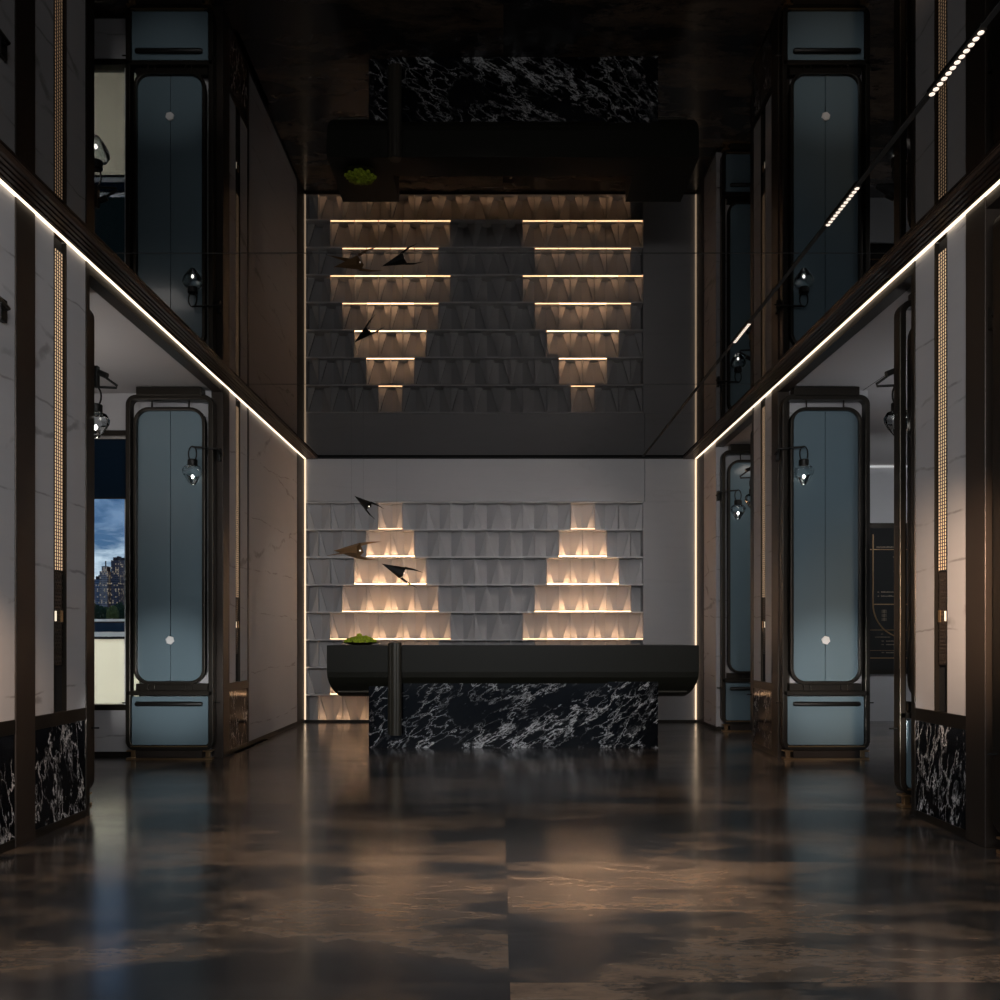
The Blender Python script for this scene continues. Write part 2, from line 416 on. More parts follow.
# side walls
def stonewall(sg, name, D0, D1, depth=.85, label='', near=False, column=True, niche=True, marble=True, edge=True):
    """one run of side wall: stone face with dark column, niche slot, rail and black marble base"""
    X = sg*XW; xb = sg*(XW+depth); xi = sg*(XW+.105)
    core = MB().box(xi, xb, D0, D1, 0, H-.01)
    root = None
    y = D0
    segs = []; stone = MB()
    if column: segs.append(('col', D0, D0+.19)); y = D0+.19
    ye = D1-.045 if edge else D1
    if niche:
        L1 = (y, y+.215); NI = (y+.215, y+.355); L2 = (y+.355, ye)
        core.box(X, xi, L1[0], L1[1], .70, H-.025); core.box(X, xi, L2[0], L2[1], .70, H-.025)
    else:
        core.box(X, xi, y, ye, .70 if marble else .045, H-.025)
    root = core.build(name, M['stone']); tag(root, label, 'wall', kind='structure')
    if niche:
        MB().box(sg*(XW+.024), xi, NI[0], NI[1], .70, H-.03).build('niche_lining', M['shadow_gap'], root)
        MB().box(sg*(XW-.002), sg*(XW+.024), NI[0]-.004, NI[0]+.004, .70, H-.03).box(sg*(XW-.002), sg*(XW+.024), NI[1]-.004, NI[1]+.004, .70, H-.03).build('niche_edge', M['bronze'], root)
    if column: MB().box(sg*(XW-.008), xi, D0-.004, D0+.19, .0, H-.025).build('column', M['column'], root, .004)
    if edge: MB().box(sg*(XW-.006), xi, ye, D1+.004, 0, H-.025).build('edge_post', M['bronze'], root, .003)
    if marble:
        MB().box(sg*(XW-.006), xi, y, ye, .62, .70).build('rail', M['bronze'], root, .003)
        MB().box(X, xi, y, ye, .05, .62).build('marble_base', M['marble_wall'], root)
    MB().box(sg*(XW-.003), xi, y, ye, 0, .05).build('skirting', M['bronze'], root)
    return root, (NI if niche else None)
A0, A1, B0, B1 = 4.64, 5.47, 8.10, 8.94
niches = []
r, ni = stonewall(-1, 'wall_left', A0, A1, 1.75, 'near left stone pier with dark slot and black marble base'); niches.append((-1, ni, 'near left'))
r, ni = stonewall(-1, 'wall_left_2', B0, B1, .78, 'far left stone pier beside the blue cabinet'); niches.append((-1, ni, 'far left'))
stonewall(-1, 'wall_left_3', B1+.02, 11.07, .85, 'plain pale stone panel of the left wall next to the desk', column=False, niche=False, marble=False, edge=False)
stonewall(-1, 'wall_left_4', -1.0, A0-.004, .85, 'stone panel of the left wall at the photo edge', column=False, niche=False, edge=False)
r, ni = stonewall(1, 'wall_right', A0, A1, .85, 'near right stone pier with dark slot and black marble base'); niches.append((1, ni, 'near right'))
r, ni = stonewall(1, 'wall_right_2', B0, B1, .85, 'far right stone pier beside the blue cabinet'); niches.append((1, ni, 'far right'))
stonewall(1, 'wall_right_3', 10.45, 11.07, .85, 'pale stone end panel of the right wall next to the desk', column=False, niche=False, marble=False, edge=False)
stonewall(1, 'wall_right_4', -1.0, 1.2, .85, 'stone panel of the right wall behind the viewer', column=False, niche=False, edge=False)
k = 3
for sg in (-1, 1):
    o = MB().box(sg*(XW-.004), sg*3.5, 11.07, YW+.1, 0, H-.02).build('trim_%d' % k, M['column']); k += 1
    tag(o, 'dark bronze corner pier at the %s end of the back wall' % ('left' if sg < 0 else 'right'), 'corner trim', kind='structure')
for (sg, d0, d1) in ((-1, A1+.005, B0-.005), (1, 1.2, A0-.005), (1, A1+.005, B0-.005), (1, B1+.005, 10.445)):
    o = MB().box(sg*(XW-.004), sg*(XW+.09), d0, d1, ZB-.015, H-.024).build('trim_%d' % k, M['column']); k += 1
    tag(o, 'dark header beam over a side bay opening', 'beam trim', kind='structure')
o = MB().box(-4.5, -2.745, A1+.005, 8.4, ZB, ZB+.06).build('ceiling_left', M['ceil']); tag(o, 'grey plaster ceiling of the left bay', 'ceiling', kind='structure')
o = MB().box(2.745, 6.4, -2, YW+.15, ZB, ZB+.06).build('ceiling_right', M['ceil']); tag(o, 'grey plaster ceiling of the right corridor', 'ceiling', kind='structure')
MB().box(3.45, 3.456, 1.2, YW, ZB-.002, ZB).build('joint', M['shadow_gap'], o)
o = MB().box(-4.5, -4.38, A1+.005, 8.4, 0, ZB).build('wall_left_5', M['stone']); tag(o, 'outer stone wall of the left bay', 'wall', kind='structure')
o = MB().box(6.3, 6.4, -2, YW+.15, 0, ZB).build('wall_right_5', M['stone']); tag(o, 'outer wall of the right corridor', 'wall', kind='structure')
# left bay window wall
wy = 8.20
wl = MB().box(-4.38, -3.44, wy, wy+.18, 0.045, .445).box(-4.38, -3.44, wy, wy+.18, 3.14, ZB).build('wall_left_6', M['stone']); tag(wl, 'stone wall above and below the bay window', 'wall', kind='structure')
MB().box(-4.38, -3.44, wy-.01, wy, 0, .045).build('skirting', M['bronze'], wl)
wn = empty('window_1', (-3.94, wy, .445)); tag(wn, 'tall bay window with dark frame and view of city towers', 'window', kind='structure')
def wloc(o, root): o.parent = root; o.matrix_parent_inverse = Matrix.Translation(-Vector(root.location)); return o
wf = MB().box(-4.38, -3.44, wy-.02, wy+.10, .445, .50).box(-4.38, -3.44, wy-.02, wy+.10, 3.09, 3.14).box(-3.475, -3.44, wy-.02, wy+.1, .5, 3.09)
wloc(wf.build('window_frame', M['bronze']), wn)
wloc(MB().box(-3.640, -3.630, wy+.03, wy+.06, .5, 3.09).build('mullion', M['white']), wn)
wloc(MB().box(-4.38, -3.475, wy+.06, wy+.066, .5, 3.09).build('pane', M['window_glass']), wn)
bl = empty('roller_blind', (-3.95, wy+.02, 3.07)); tag(bl, 'half lowered navy blind at the top of the bay window', 'blind')
wloc(MB().box(-4.37, -3.48, wy+.018, wy+.022, 2.50, 3.07).build('fabric', M['blind']), bl)
wloc(MB().box(-4.37, -3.48, wy+.012, wy+.028, 2.485, 2.50).build('bottom_rail', M['black']), bl)
wloc(MB().box(-4.37, -3.48, wy-.0, wy+.03, 3.06, 3.088).build('cassette', M['steel']), bl)

# floor of the terrace, railing, park, towers
o = MB().box(-6, -2.6, 8.4, 9.6, -.12, 0).build('trim_20', M['white']); tag(o, 'pale terrace slab outside the bay window', 'terrace', kind='structure')
rl = empty('balcony_railing', (-4.2, 9.0, 0)); tag(rl, 'cream frosted glass terrace railing outside the window', 'railing')
yr = 9.0; sr = 850/yr
zz = lambda y: 1.15+(637-y)/sr
for nm, a, b_, mt in (('coping', 619, 621.5, 'white'), ('dark_line', 621.5, 623, 'black'), ('glass_band', 623, 631.5, 'blind'), ('rail', 632, 636.5, 'white'), ('dark_line', 636.8, 639, 'black')):  # two thin black bands run along the railing
    wloc(MB().box(-5.6, -3.2, yr-.02, yr+.02, zz(b_), zz(a)).build(nm, M[mt]), rl)
wloc(MB().box(-5.6, -3.2, yr-.005, yr+.005, 0.0, zz(639)).build('frosted_panel', M['frosted']), rl)
for px in (-5.5, -4.6, -3.3): wloc(MB().box(px, px+.03, yr+.02, yr+.05, 0, zz(636)).build('post', M['black']), rl)
gr = MB().box(-1200, 600, 12, 1100, -6.2, -6).build('ground', M['ground']); tag(gr, 'dark park ground far outside', 'ground', kind='structure')
tw = [('a', 94, 99, 575, (.16,.20,.28)), ('b', 99.5, 107.5, 567, (.42,.33,.32)), ('c', 107, 111, 582, (.25,.28,.36)), ('d', 111, 118.5, 556, (.13,.10,.12)), ('e', 118.7, 126, 556.5, (.33,.36,.42)),
      ('f', 126.5, 133, 572, (.2,.22,.3)), ('g', 133.5, 140, 585, (.3,.3,.33)), ('h', 82, 93, 580, (.22,.25,.3))]
lbl = {'a': 'low bluish apartment block at the left edge of the window view', 'b': 'stepped pinkish tower with a roof mast in the window view', 'c': 'narrow bluish tower squeezed between taller ones',
       'd': 'tall dark brown tower, highest in the window view', 'e': 'tall pale grey tower touching the dark brown one', 'f': 'blue grey tower mostly behind the cabinet frame', 'g': 'short grey block seen through the slit beside the cabinet', 'h': 'far tower hidden behind the near pier'}
for n_, x0, x1, yt, col in tw:
    D = 800 if n_ not in 'ce' else 815
    s = 850/D; X0, X1 = (x0-500.5)/s, (x1-500.5)/s; Z = 1.15+(637-yt)/s
    rt = empty('tower_block', ((X0+X1)/2, D, -6)); tag(rt, lbl[n_], 'building', 'towers in the window view')
    hw = (X1-X0)/2; hh = Z+6
    b = MB().box(-hw, hw, 0, 12, 0, hh-4)
    if n_ == 'b': b.box(-hw*.6, hw*.6, 1, 10, hh-4, hh+1)
    b.build('facade', tower_mat('tower_facade_'+n_, tuple(min(1, c*1.3) for c in col), .75, .55, .4), rt)
    c_ = MB().box(-hw*.7, hw*.1, 2, 8, hh-4, hh-1).box(hw*.3, hw*.8, 2, 8, hh-4, hh)
    if n_ == 'b': c_.box(-.4, .4, 4, 5, hh+1, hh+6)
    c_.build('roof_plant', plain('roof_'+n_, (.08,.05,.05), .8), rt)
tl = ['dark rounded tree at the left of the window view', 'taller dark tree below the pinkish tower', 'olive tree in the middle of the window view', 'yellow green tree below the dark tower', 'dark tree below the pale grey tower', 'dark tree seen beside the window frame', 'dark tree in the slit beside the cabinet', 'dark tree behind the near pier']
tc = [(.02,.035,.012), (.03,.05,.015), (.10,.10,.025), (.13,.13,.03), (.03,.045,.015), (.02,.035,.012), (.02,.03,.012), (.02,.03,.012)]
for i, (px, yt, rr) in enumerate(((94, 604, 5), (100.5, 606, 5), (106, 607, 4.5), (112.5, 606, 5), (119.5, 603, 5.5), (127, 605, 5), (135, 605, 6), (86, 605, 6))):
    D = 100+ (i%3)*3; s = 850/D; X = (px-500.5)/s; Z = 1.15+(637-yt)/s; R = rr/s
    rt = empty('park_tree', (X, D, -6)); tag(rt, tl[i], 'tree', 'park trees in the window view')
    bm = bmesh.new(); bmesh.ops.create_icosphere(bm, subdivisions=4, radius=1)
    for v in bm.verts:
        d = v.co.normalized(); q = 1+.22*noise.noise(d*3+Vector((i*5,0,0)))+.14*noise.noise(d*9+Vector((i,3,0)))
        v.co = Vector((d.x*R*1.15*q, d.y*R*1.15*q, Z+6-R*1.8+d.z*R*1.8*q))
    mb = MB(); mb.bm.free(); mb.bm = bm; mb.build('crown', plain('foliage_%d' % i, tc[i], .9, 0, .6, 9), rt)
    MB().tube([(0,0,0), (0,0,Z+6-R*2)], [.14, .09]).build('trunk', plain('bark_%d' % i, (.04,.03,.02), .9), rt)

# ---------------------------------------------------------------- niche grille lights
for sg, ni, nm in niches:
    y0, y1 = ni[0]+.012, ni[1]-.012; xf = sg*(XW+.003)
    rt = empty('grille_light', (sg*(XW+.012), (y0+y1)/2, .97)); tag(rt, 'tall glowing mesh light in the slot of the %s stone pier' % nm, 'wall light', 'mesh slot lights in the stone piers')
    zl0, zl1 = 1.55, 3.47
    wloc(MB().box(sg*(XW+.006), sg*(XW+.020), y0, y1-.02, zl0, zl1).build('diffuser', emit('amber_diffuser', (1.0, .68, .42), .62)), rt)
    mb = MB()
    nz = int((zl1-zl0)/.0205)
    for i in range(nz+1): z = zl0+i*(zl1-zl0)/nz; mb.box(xf, sg*(XW+.005), y0, y1-.02, z-.0024, z+.0024)
    for i in range(5): y = y0+i*(y1-.02-y0)/4; mb.box(xf-sg*.001, sg*(XW+.005), y-.003, y+.003, zl0, zl1)
    wloc(mb.build('mesh_grille', M['bronze']), rt)
    mb = MB().box(sg*(XW+.010), sg*(XW+.022), y0, y1-.02, .98, zl0-.01)
    for i in range(26):
        for j in range(5): mb.box(sg*(XW+.006), sg*(XW+.011), y0+.005+j*.019+(i%2)*.008, y0+.013+j*.019+(i%2)*.008, .99+i*.0215, 1.0+i*.0215)
    wloc(mb.build('perforated_panel', M['column']), rt)
    wloc(MB().box(sg*(XW+.000), sg*(XW+.008), y0+.002, y0+.018, 1.245, 1.305).build('indicator_lamp', emit('indicator', (1, .85, .65), 1.0)), rt)
    wloc(MB().box(sg*(XW+.000), sg*(XW+.008), y1-.045, y1-.022, 1.24, 1.31).build('socket_plate', M['brass']), rt)

# ---------------------------------------------------------------- led strips
for sg, nm in ((-1, 'left'), (1, 'right')):
    o = MB().box(sg*(XW-.022), sg*(XW-.003), -1.0, YW-.03, H-.028, H-.012).build('led_strip', M['led']); tag(o, 'long glowing strip where the %s wall meets the mirror ceiling' % nm, 'led strip')
    o = MB().box(sg*(XW-.020), sg*(XW-.004), YW-.02, YW-.001, .035, H-.03).build('led_strip', M['led_vert']); tag(o, 'upright glowing strip at the %s edge of the back wall' % nm, 'led strip')
o = MB().box(3.52, 6.28, YW+.10, YW+.138, ZB-.03, ZB-.012).build('led_strip', M['led_cool']); tag(o, 'dim white strip at the top of the corridor end wall', 'led strip')

# track in the ceiling with three linear spot modules
tr = MB().box(1.907, 1.933, -1.0, YW-.04, H-.006, H+.001).build('light_track', M['shadow_gap'], bevel=.002); tag(tr, 'thin black lighting track running along the ceiling mirror', 'lighting track')
mods = ((3.38, 3.80, 'nearest lit linear module on the ceiling track'), (4.56, 5.00, 'middle lit linear module on the ceiling track'), (6.55, 6.98, 'farthest lit linear module on the ceiling track'))
for a, b_, lb in mods:
    rt = empty('track_light', (1.92, (a+b_)/2, H-.006)); tag(rt, lb, 'track light', 'linear modules on the ceiling track')
    wloc(MB().box(1.905, 1.935, a, b_, H-.014, H-.006).build('housing', M['bronze']), rt)
    n = 12; base = None
    for i in range(n):
        y = a+(i+.5)*(b_-a)/n
        if base is None:
            base = MB().lathe([(0, -.004), (.011, -.003), (.0125, 0), (0, 0)], n=14).build('lens', M['lens']); o = base
        else: o = base.copy(); C.objects.link(o)
        o.parent = rt; o.location = (0, y-(a+b_)/2, -.0085)

# ---------------------------------------------------------------- blue cabinets
def make_cabinet():
    rt = empty('display_cabinet')
    hw = .41
    fr = frame_strip(MB(), rrect(-hw+.022, hw-.022, .095+.012, 3.40, .07), .045, .09)
    fr.box(-hw-.0, hw, -.045, .045, .60, .645)
    fr.build('outer_frame', M['bronze'], rt, .006)
    ir = frame_strip(MB(), rrect(-hw+.088, hw-.088, .72, 3.29, .13), .030, .06, -.02); ir.build('inner_frame', M['bronze'], rt, .006)
    # twin blue doors with rounded outer corners
    for sg in (-1, 1):
        path = [p for p in rrect(-hw+.100, hw-.100, .732, 3.278, .12)]
        half = [(max(p[0], .003) if sg > 0 else min(p[0], -.003), p[2]) for p in path]
        mb = MB(); F = [mb.bm.verts.new((x, -.012, z)) for x, z in half]; B = [mb.bm.verts.new((x, .012, z)) for x, z in half]
        mb.bm.faces.new(F); mb.bm.faces.new(B[::-1]); k = len(F)
        for i in range(k): mb.bm.faces.new((F[i], F[(i+1)%k], B[(i+1)%k], B[i]))
        bmesh.ops.remove_doubles(mb.bm, verts=mb.bm.verts, dist=1e-5)
        d = mb.build('door', M['panel'], rt)
    k_ = MB(); k_.lathe([(0, -.016), (.03, -.016), (.042, -.008), (.042, .002), (.036, .006), (0, .006)], n=6, jitter=1)
    kb = k_.build('knob', M['enamel'], rt); kb.rotation_euler = (PI/2, .25, 0); kb.location = (0, -.03, 1.12)
    hd = MB().box(-.305, .305, -.06, .06, 3.41, 3.49).build('header_box', M['bronze'], rt, .005)
    for x in (-.175, .175):
        MB().tube([(x, -.01, 3.30), (x, -.01, 3.385)], .007).build('hanger_pin', M['bronze'], rt)
        for q in (-1, 1): MB().tube([(x+q*.028, -.03, .71), (x+q*.034, -.03, .67), (x+q*.026, -.03, .645)], .006).build('hinge_clip', M['bronze'], rt)
    MB().box(-.33, .345, .0, .055, .645, .71).build('rear_tray', M['bronze'], rt)
    dr = MB().box(-hw+.052, hw-.052, -.03, .035, .135, .592).build('drawer', M['panel'], rt, .004)
    MB().tube([(-.315, -.052, .523), (-.30, -.055, .523), (.30, -.055, .523), (.315, -.052, .523)], [.014, .022, .022, .014], 10).build('handle', M['black'], dr)
    MB().tube([(-hw-.05, 0, .53), (hw+.05, 0, .53)], .006).build('cross_rod', M['black'], rt)
    MB().box(-.31, .31, -.05, .05, .018, .085).build('plinth', M['column'], rt)
    MB().box(-.315, .315, -.056, .056, 0, .016).box(-hw+.05, hw-.05, -.052, .052, .120, .130).build('brass_edge', M['brass'], rt)
    for sg in (-1, 1):
        MB().box(sg*.315, sg*.40, -.055, .03, .075, .088).box(sg*.315, sg*.40, -.055, .03, .0, .018).box(sg*.33, sg*.37, -.02, .02, .015, .075).build('foot_bracket', M['brass'], rt, .003)
    return rt
cab = make_cabinet()
specs = [(-3.105, 8.01, 'blue grey twin door cabinet between the bay window and far left pier'),
         (3.055, 8.01, 'blue grey twin door cabinet beside the far right pier, right half of photo'),
         (-3.20, 5.80, 'dark framed cabinet edge just behind the near left pier'),
         (3.095, 5.76, 'dark framed cabinet showing one edge behind the near right pier'),
         (3.10, 10.37, 'farthest blue cabinet, narrow sliver beside the back wall at right'),
         (3.115, 9.16, 'cabinet edge right behind the far right pier'),
         (3.04, 4.50, 'cabinet frame cut by the right edge of the photo')]
for i, (x, y, lb) in enumerate(specs):
    o = cab if i == 0 else copy_tree(cab)
    o.location = (x, y, 0); o['label'] = lb; o['category'] = 'cabinet'; o['group'] = 'framed blue cabinets in the side bays'

# ---------------------------------------------------------------- sconces
def sconce(x, y, sg, kind, label):
    rt = empty('wall_sconce', (x, y, 2.94 if kind == 'near' else 2.88)); tag(rt, label, 'wall lamp', 'glass sconces on the piers')
    if kind == 'left_edge':
        lx, ly, az = .12*-sg, -.50, .055
        arm = [(0, 0, 0), (-sg*.05, -.02, .0), (lx, ly, az)]
    elif kind == 'far':
        lx, ly, az = sg*.205, -.14, .045
        arm = [(sg*.0, 0, 0), (-sg*.035, -.05, -.005), (-sg*.02, -.12, .03), (lx, ly, az)]
    else:
        lx, ly, az = sg*.005, .0, -.055
        arm = [(sg*.01, 0, .03), (-sg*.03, 0, .035), (-sg*.135, .02, -.04), (-sg*.13, .02, -.055), (lx, ly, az)]
    if kind == 'near':
        MB().box(-.016, .016, -.02, .02, -.06, .09).build('back_plate', M['black'], rt, .004)
        MB().tube([(-sg*.02, 0, .045), (-sg*.075, 0, .02)], [.020, .022]).build('joint', M['black'], rt)
    else: MB().box(-.014, .014, -.03, .03, -.06, .06).build('back_plate', M['black'], rt, .004)
    MB().tube(arm, .009, 8).build('arm', M['black'], rt)
    lp = [(lx+.038*math.sin(a), ly, az-.065+.070*math.cos(a)-(0.02 if abs(a-PI) < .1 else 0)) for a in [2*PI*i/20 for i in range(20)]]
    MB().tube(lp, .006, 8, closed=True).build('hanging_loop', M['black'], rt)
    z0 = az-.125
    MB().lathe([(0, z0+.008), (.036, z0+.008), (.045, z0), (.045, z0-.052), (0, z0-.052)], lx, ly, 20).build('socket', M['black'], rt, .003)
    zt = z0-.052
    prof = [(.04, zt), (.075, zt-.012), (.092, zt-.04), (.088, zt-.075), (.065, zt-.115), (.04, zt-.15), (.022, zt-.175), (.0, zt-.18)]
    inner = [(r_*.94, z_+.003) for r_, z_ in prof[::-1]]
    sh = MB().lathe(prof+inner[1:], lx, ly, 12, jitter=1).build('glass_shade', M['glass'], rt)
    MB().lathe([(0, zt+.002), (.032, zt), (.03, zt-.008), (0, zt-.01)], lx, ly, 16).build('lamp_collar', M['steel'], rt)
    MB().lathe([(0, zt-.082), (.015, zt-.10), (.006, zt-.118), (0, zt-.122)], lx, ly, 6, jitter=1).build('bulb', M['bulb'], rt)
    MB().lathe([(0, zt-.145), (.014, zt-.155), (.012, zt-.166), (0, zt-.172)], lx, ly, 8).build('glass_bead', M['glass'], rt)
    rt['category'] = 'wall lamp'
sconce(-2.668, 8.07, -1, 'far', 'small globe sconce in front of the left blue cabinet')
sconce(2.625, 8.07, 1, 'far', 'small globe sconce in front of the right blue cabinet')
sconce(2.668, 10.42, 1, 'far', 'farthest globe sconce, by the right end of the back wall')
sconce(-2.805, 5.90, -1, 'near', 'sconce half hidden behind the near left pier, above the window')
sconce(2.735, 5.86, 1, 'near', 'sconce half hidden behind the near right pier')
sconce(2.745, 9.25, 1, 'near', 'sconce peeking from behind the far right pier')
sconce(2.668, 4.60, 1, 'far', 'sconce arm cut by the right edge of the photo')
sconce(-2.64, 4.50, -1, 'left_edge', 'sconce arm cut by the left edge of the photo')

# ---------------------------------------------------------------- reception desk
dk = empty('reception_desk', (.13, 9.2, 0)); tag(dk, 'long olive black reception desk on a white veined black marble base', 'reception desk')
def body(name, x0, x1, prof, mat, taper=(0, 0), bevel=.006, smooth=True):
    """extrude a y-z profile from x0 to x1; taper pulls the low part of each end inwards"""
    mb = MB(); rings = []
    n = 6; xs = [x0+(x1-x0)*i/n for i in range(n+1)]
    for i, x in enumerate(xs):
        ring = []
        for y, z in prof:
            q = max(0, (.80-z)/.295)**2 if z < .8 else 0
            dx = taper[0]*q if i == 0 else (-taper[1]*q if i == n else 0)
            ring.append(mb.bm.verts.new((x+dx, y, z)))
        rings.append(ring)
    k = len(prof)
    for A, B in zip(rings, rings[1:]):
        for j in range(k):
            f = mb.bm.faces.new((A[j], A[(j+1)%k], B[(j+1)%k], B[j])); f.smooth = smooth and .5 < (prof[j][1]+prof[(j+1)%k][1])/2 < .76
    mb.bm.faces.new(rings[0][::-1]); mb.bm.faces.new(rings[-1])
    o = mb.build(name, mat, bevel=0); return wloc(o, dk)
belly = [(8.76, 1.065), (8.76, .79)] + [(8.76+.50*(1-math.cos(a)), .79-.285*math.sin(a)) for a in [PI/2*i/8 for i in range(1, 9)]]
body('left_wing', -1.79, -1.15, belly+[(9.66, .505), (9.66, 1.065)], M['desk'], (.08, 0))
body('right_wing', 1.42, 2.046, belly+[(9.66, .505), (9.66, 1.065)], M['desk'], (0, .08))
body('counter', -1.15, 1.42, belly+[(9.12, .505), (9.12, 1.065)], M['desk'])
wloc(MB().box(-1.15, 1.42, 9.12, 9.45, .70, .74).build('work_surface', M['desk']), dk)
wloc(MB().box(-1.79, 2.046, 8.755, 9.66, 1.065, 1.072).build('top_edge', M['bronze']), dk) if False else None
wloc(MB().box(-1.14, 1.11, 8.81, 9.40, .0, .70).build('marble_base', M['marble_desk']), dk)
wloc(MB().box(-1.37, -1.14, 8.84, 9.40, .0, .70).build('marble_end', M['marble_desk_side']), dk)
wloc(MB().box(1.11, 1.63, 8.795, 9.40, .0, .70).build('marble_end', M['marble_desk_side']), dk)
wloc(MB().tube([(-1.12, 8.74, .15), (-1.12, 8.74, 1.085)], .038, 20).tube([(-1.055, 8.73, .14), (-1.055, 8.73, 1.09)], .040, 20).tube([(-1.085, 8.75, .14), (-1.085, 8.75, 1.095)], .06, 24).build('fluted_post', M['post']), dk)
for x0, x1 in ((-1.70, -1.375), (1.635, 1.95)): wloc(MB().tube([(x0, 8.905, .578), (x1, 8.905, .578)], .012, 10).build('belly_highlight', M['post']), dk)  # thin tube modelled as the bronze highlight along the curved belly
# moss bowl
mo = empty('moss_bowl', (-1.49, 9.06, 1.067)); tag(mo, 'flat dark dish heaped with bright green moss on the desk', 'plant')
MB().lathe([(0, .004), (.06, .004), (.10, 0), (.13, .008), (.19, .018), (.20, .026), (.18, .026), (.0, .018)], n=32).build('dish', M['bronze'], mo)
mm = MB(); mm.bm.free(); mm.bm = bmesh.new()
lumps = [(-.012, -.01, .030, .10)]
for i in range(60):
    a = i*2.39996; q = math.sqrt((i+.5)/60); lumps.append((.15*q*math.cos(a), .13*q*math.sin(a), .030-.008*q+.006*random.random(), .028+.042*(1-q*q)+.012*random.random()))
for (x, y, r_, z) in lumps:
    v0 = len(mm.bm.verts)
    res = bmesh.ops.create_icosphere(mm.bm, subdivisions=2, radius=1)
    for v in res['verts']:
        d = v.co.normalized(); q = 1+.25*noise.noise(d*5+Vector((x*50, y*40, 0)))+.12*noise.noise(d*14)
        v.co = Vector((x+d.x*r_*q, y+d.y*r_*q, z+d.z*r_*.8*q))
mm.build('moss', M['moss'], mo)

# ---------------------------------------------------------------- bird lights
def bird(x, y, z, size, rot, mat, label):
    rt = empty('bird_pendant', (x, y, z)); tag(rt, label, 'pendant light', 'bird shaped pendants over the desk')
    bd = MB()
    T = (-.27*size, 0, 0)
    ring = [(0.0, -.075*size, -.02*size), (-.01*size, -.045*size, .045*size), (.005*size, .0, .075*size), (-.01*size, .045*size, .045*size), (0, .075*size, -.02*size), (-.03*size, .0, -.075*size)]
    Tv = bd.bm.verts.new(T); R = [bd.bm.verts.new(p) for p in ring]
    for i in range(6): bd.bm.faces.new((Tv, R[i], R[(i+1) % 6]))
    ob = bd.build('body', mat, rt); so = ob.modifiers.new('s', 'SOLIDIFY'); so.thickness = .004
    obs = [ob]
    for sg, zz_ in ((1, .07), (-1, -.07)):
        wv = MB()
        a = [(-.02*size, sg*.02*size, zz_*size), (.0, sg*.03*size, zz_*.6*size), (.10*size, sg*.050*size, zz_*.95*size), (.20*size, sg*.06*size, zz_*1.15*size), (.08*size, sg*.05*size, zz_*1.15*size)]
        wv.face(a); wo = wv.build('wing', mat, rt); so = wo.modifiers.new('s', 'SOLIDIFY'); so.thickness = .004; obs.append(wo)
    if mat is M['bird_bronze']:
     wv = MB(); wv.face([(-.12*size, -.03*size, -.01), (-.07*size, -.05*size, -.02), (-.27*size, -.13*size, -.04*size)])
     wo = wv.build('wing', mat, rt); so = wo.modifiers.new('s', 'SOLIDIFY'); so.thickness = .004; obs.append(wo)
    lb = MB().lathe([(0, -.009), (.007, -.006), (.009, 0), (.007, .006), (0, .009)], .0, 0, 12).build('led_bulb', M['lens'], rt); lb.location = (0, 0, 0); obs.append(lb)
    E = Matrix.Rotation(rot[2], 4, 'Z') @ Matrix.Rotation(rot[1], 4, 'Y') @ Matrix.Rotation(rot[0], 4, 'X')
    for o in obs: o.matrix_local = E @ o.matrix_local
    MB().tube([(-.08*size, 0, .01), (-.08*size, 0, H-z)], .0006, 6).build('wire', M['black'], rt)
bird(-1.46, 9.44, 2.60, .80, (.25, .62, -.25), M['bird_black'], 'smallest dark bird pendant, highest of the three over the desk')
bird(-1.48, 8.96, 2.06, 1.15, (.15, .03, -.3), M['bird_bronze'], 'ochre bronze bird pendant over the desk')
bird(-1.06, 9.34, 1.85, .98, (.35, .40, .15), M['bird_black'], 'lowest dark bird pendant, right of the bronze one')

# ---------------------------------------------------------------- directory board in the corridor
bd = empty('directory_board', (5.55, YW+.11, .66)); tag(bd, 'black directory board with brass lines on the corridor end wall', 'sign board')
sB = 850/(YW+.10); bx = lambda x: (x-500.5)/sB; bz = lambda y: 1.15+(637-y)/sB; yb = YW+.10
wloc(MB().box(bx(866), 6.15, yb, YW+.14, bz(674), bz(523)).build('frame', M['bronze']), bd)
wloc(MB().box(bx(869.5), 6.10, yb-.004, yb+.001, bz(670), bz(528)).build('face', M['shadow_gap']), bd)
g = MB()
for yy, t_ in ((549.5, .7), (604.3, .9), (630, .4), (650.5, .3), (658, .9)): g.box(bx(869.5 if yy != 604.3 else 873), 6.08, yb-.008, yb-.003, bz(yy+t_/2), bz(yy-t_/2))
arc = [(bx(872.7), yb-.008, bz(534.5)), (bx(872.7), yb-.008, bz(570)), (bx(872.7), yb-.008, bz(604))]
for i in range(1, 15):
    a = PI/2*i/14; arc.append((bx(872.7)+bx(500.5+33)*(1-math.cos(a)), yb-.008, bz(604)-(34/sB)*math.sin(a)))
g.tube(arc, .009, 8)
wloc(g.build('brass_line', M['brass']), bd)
g = MB(); random.seed(3)
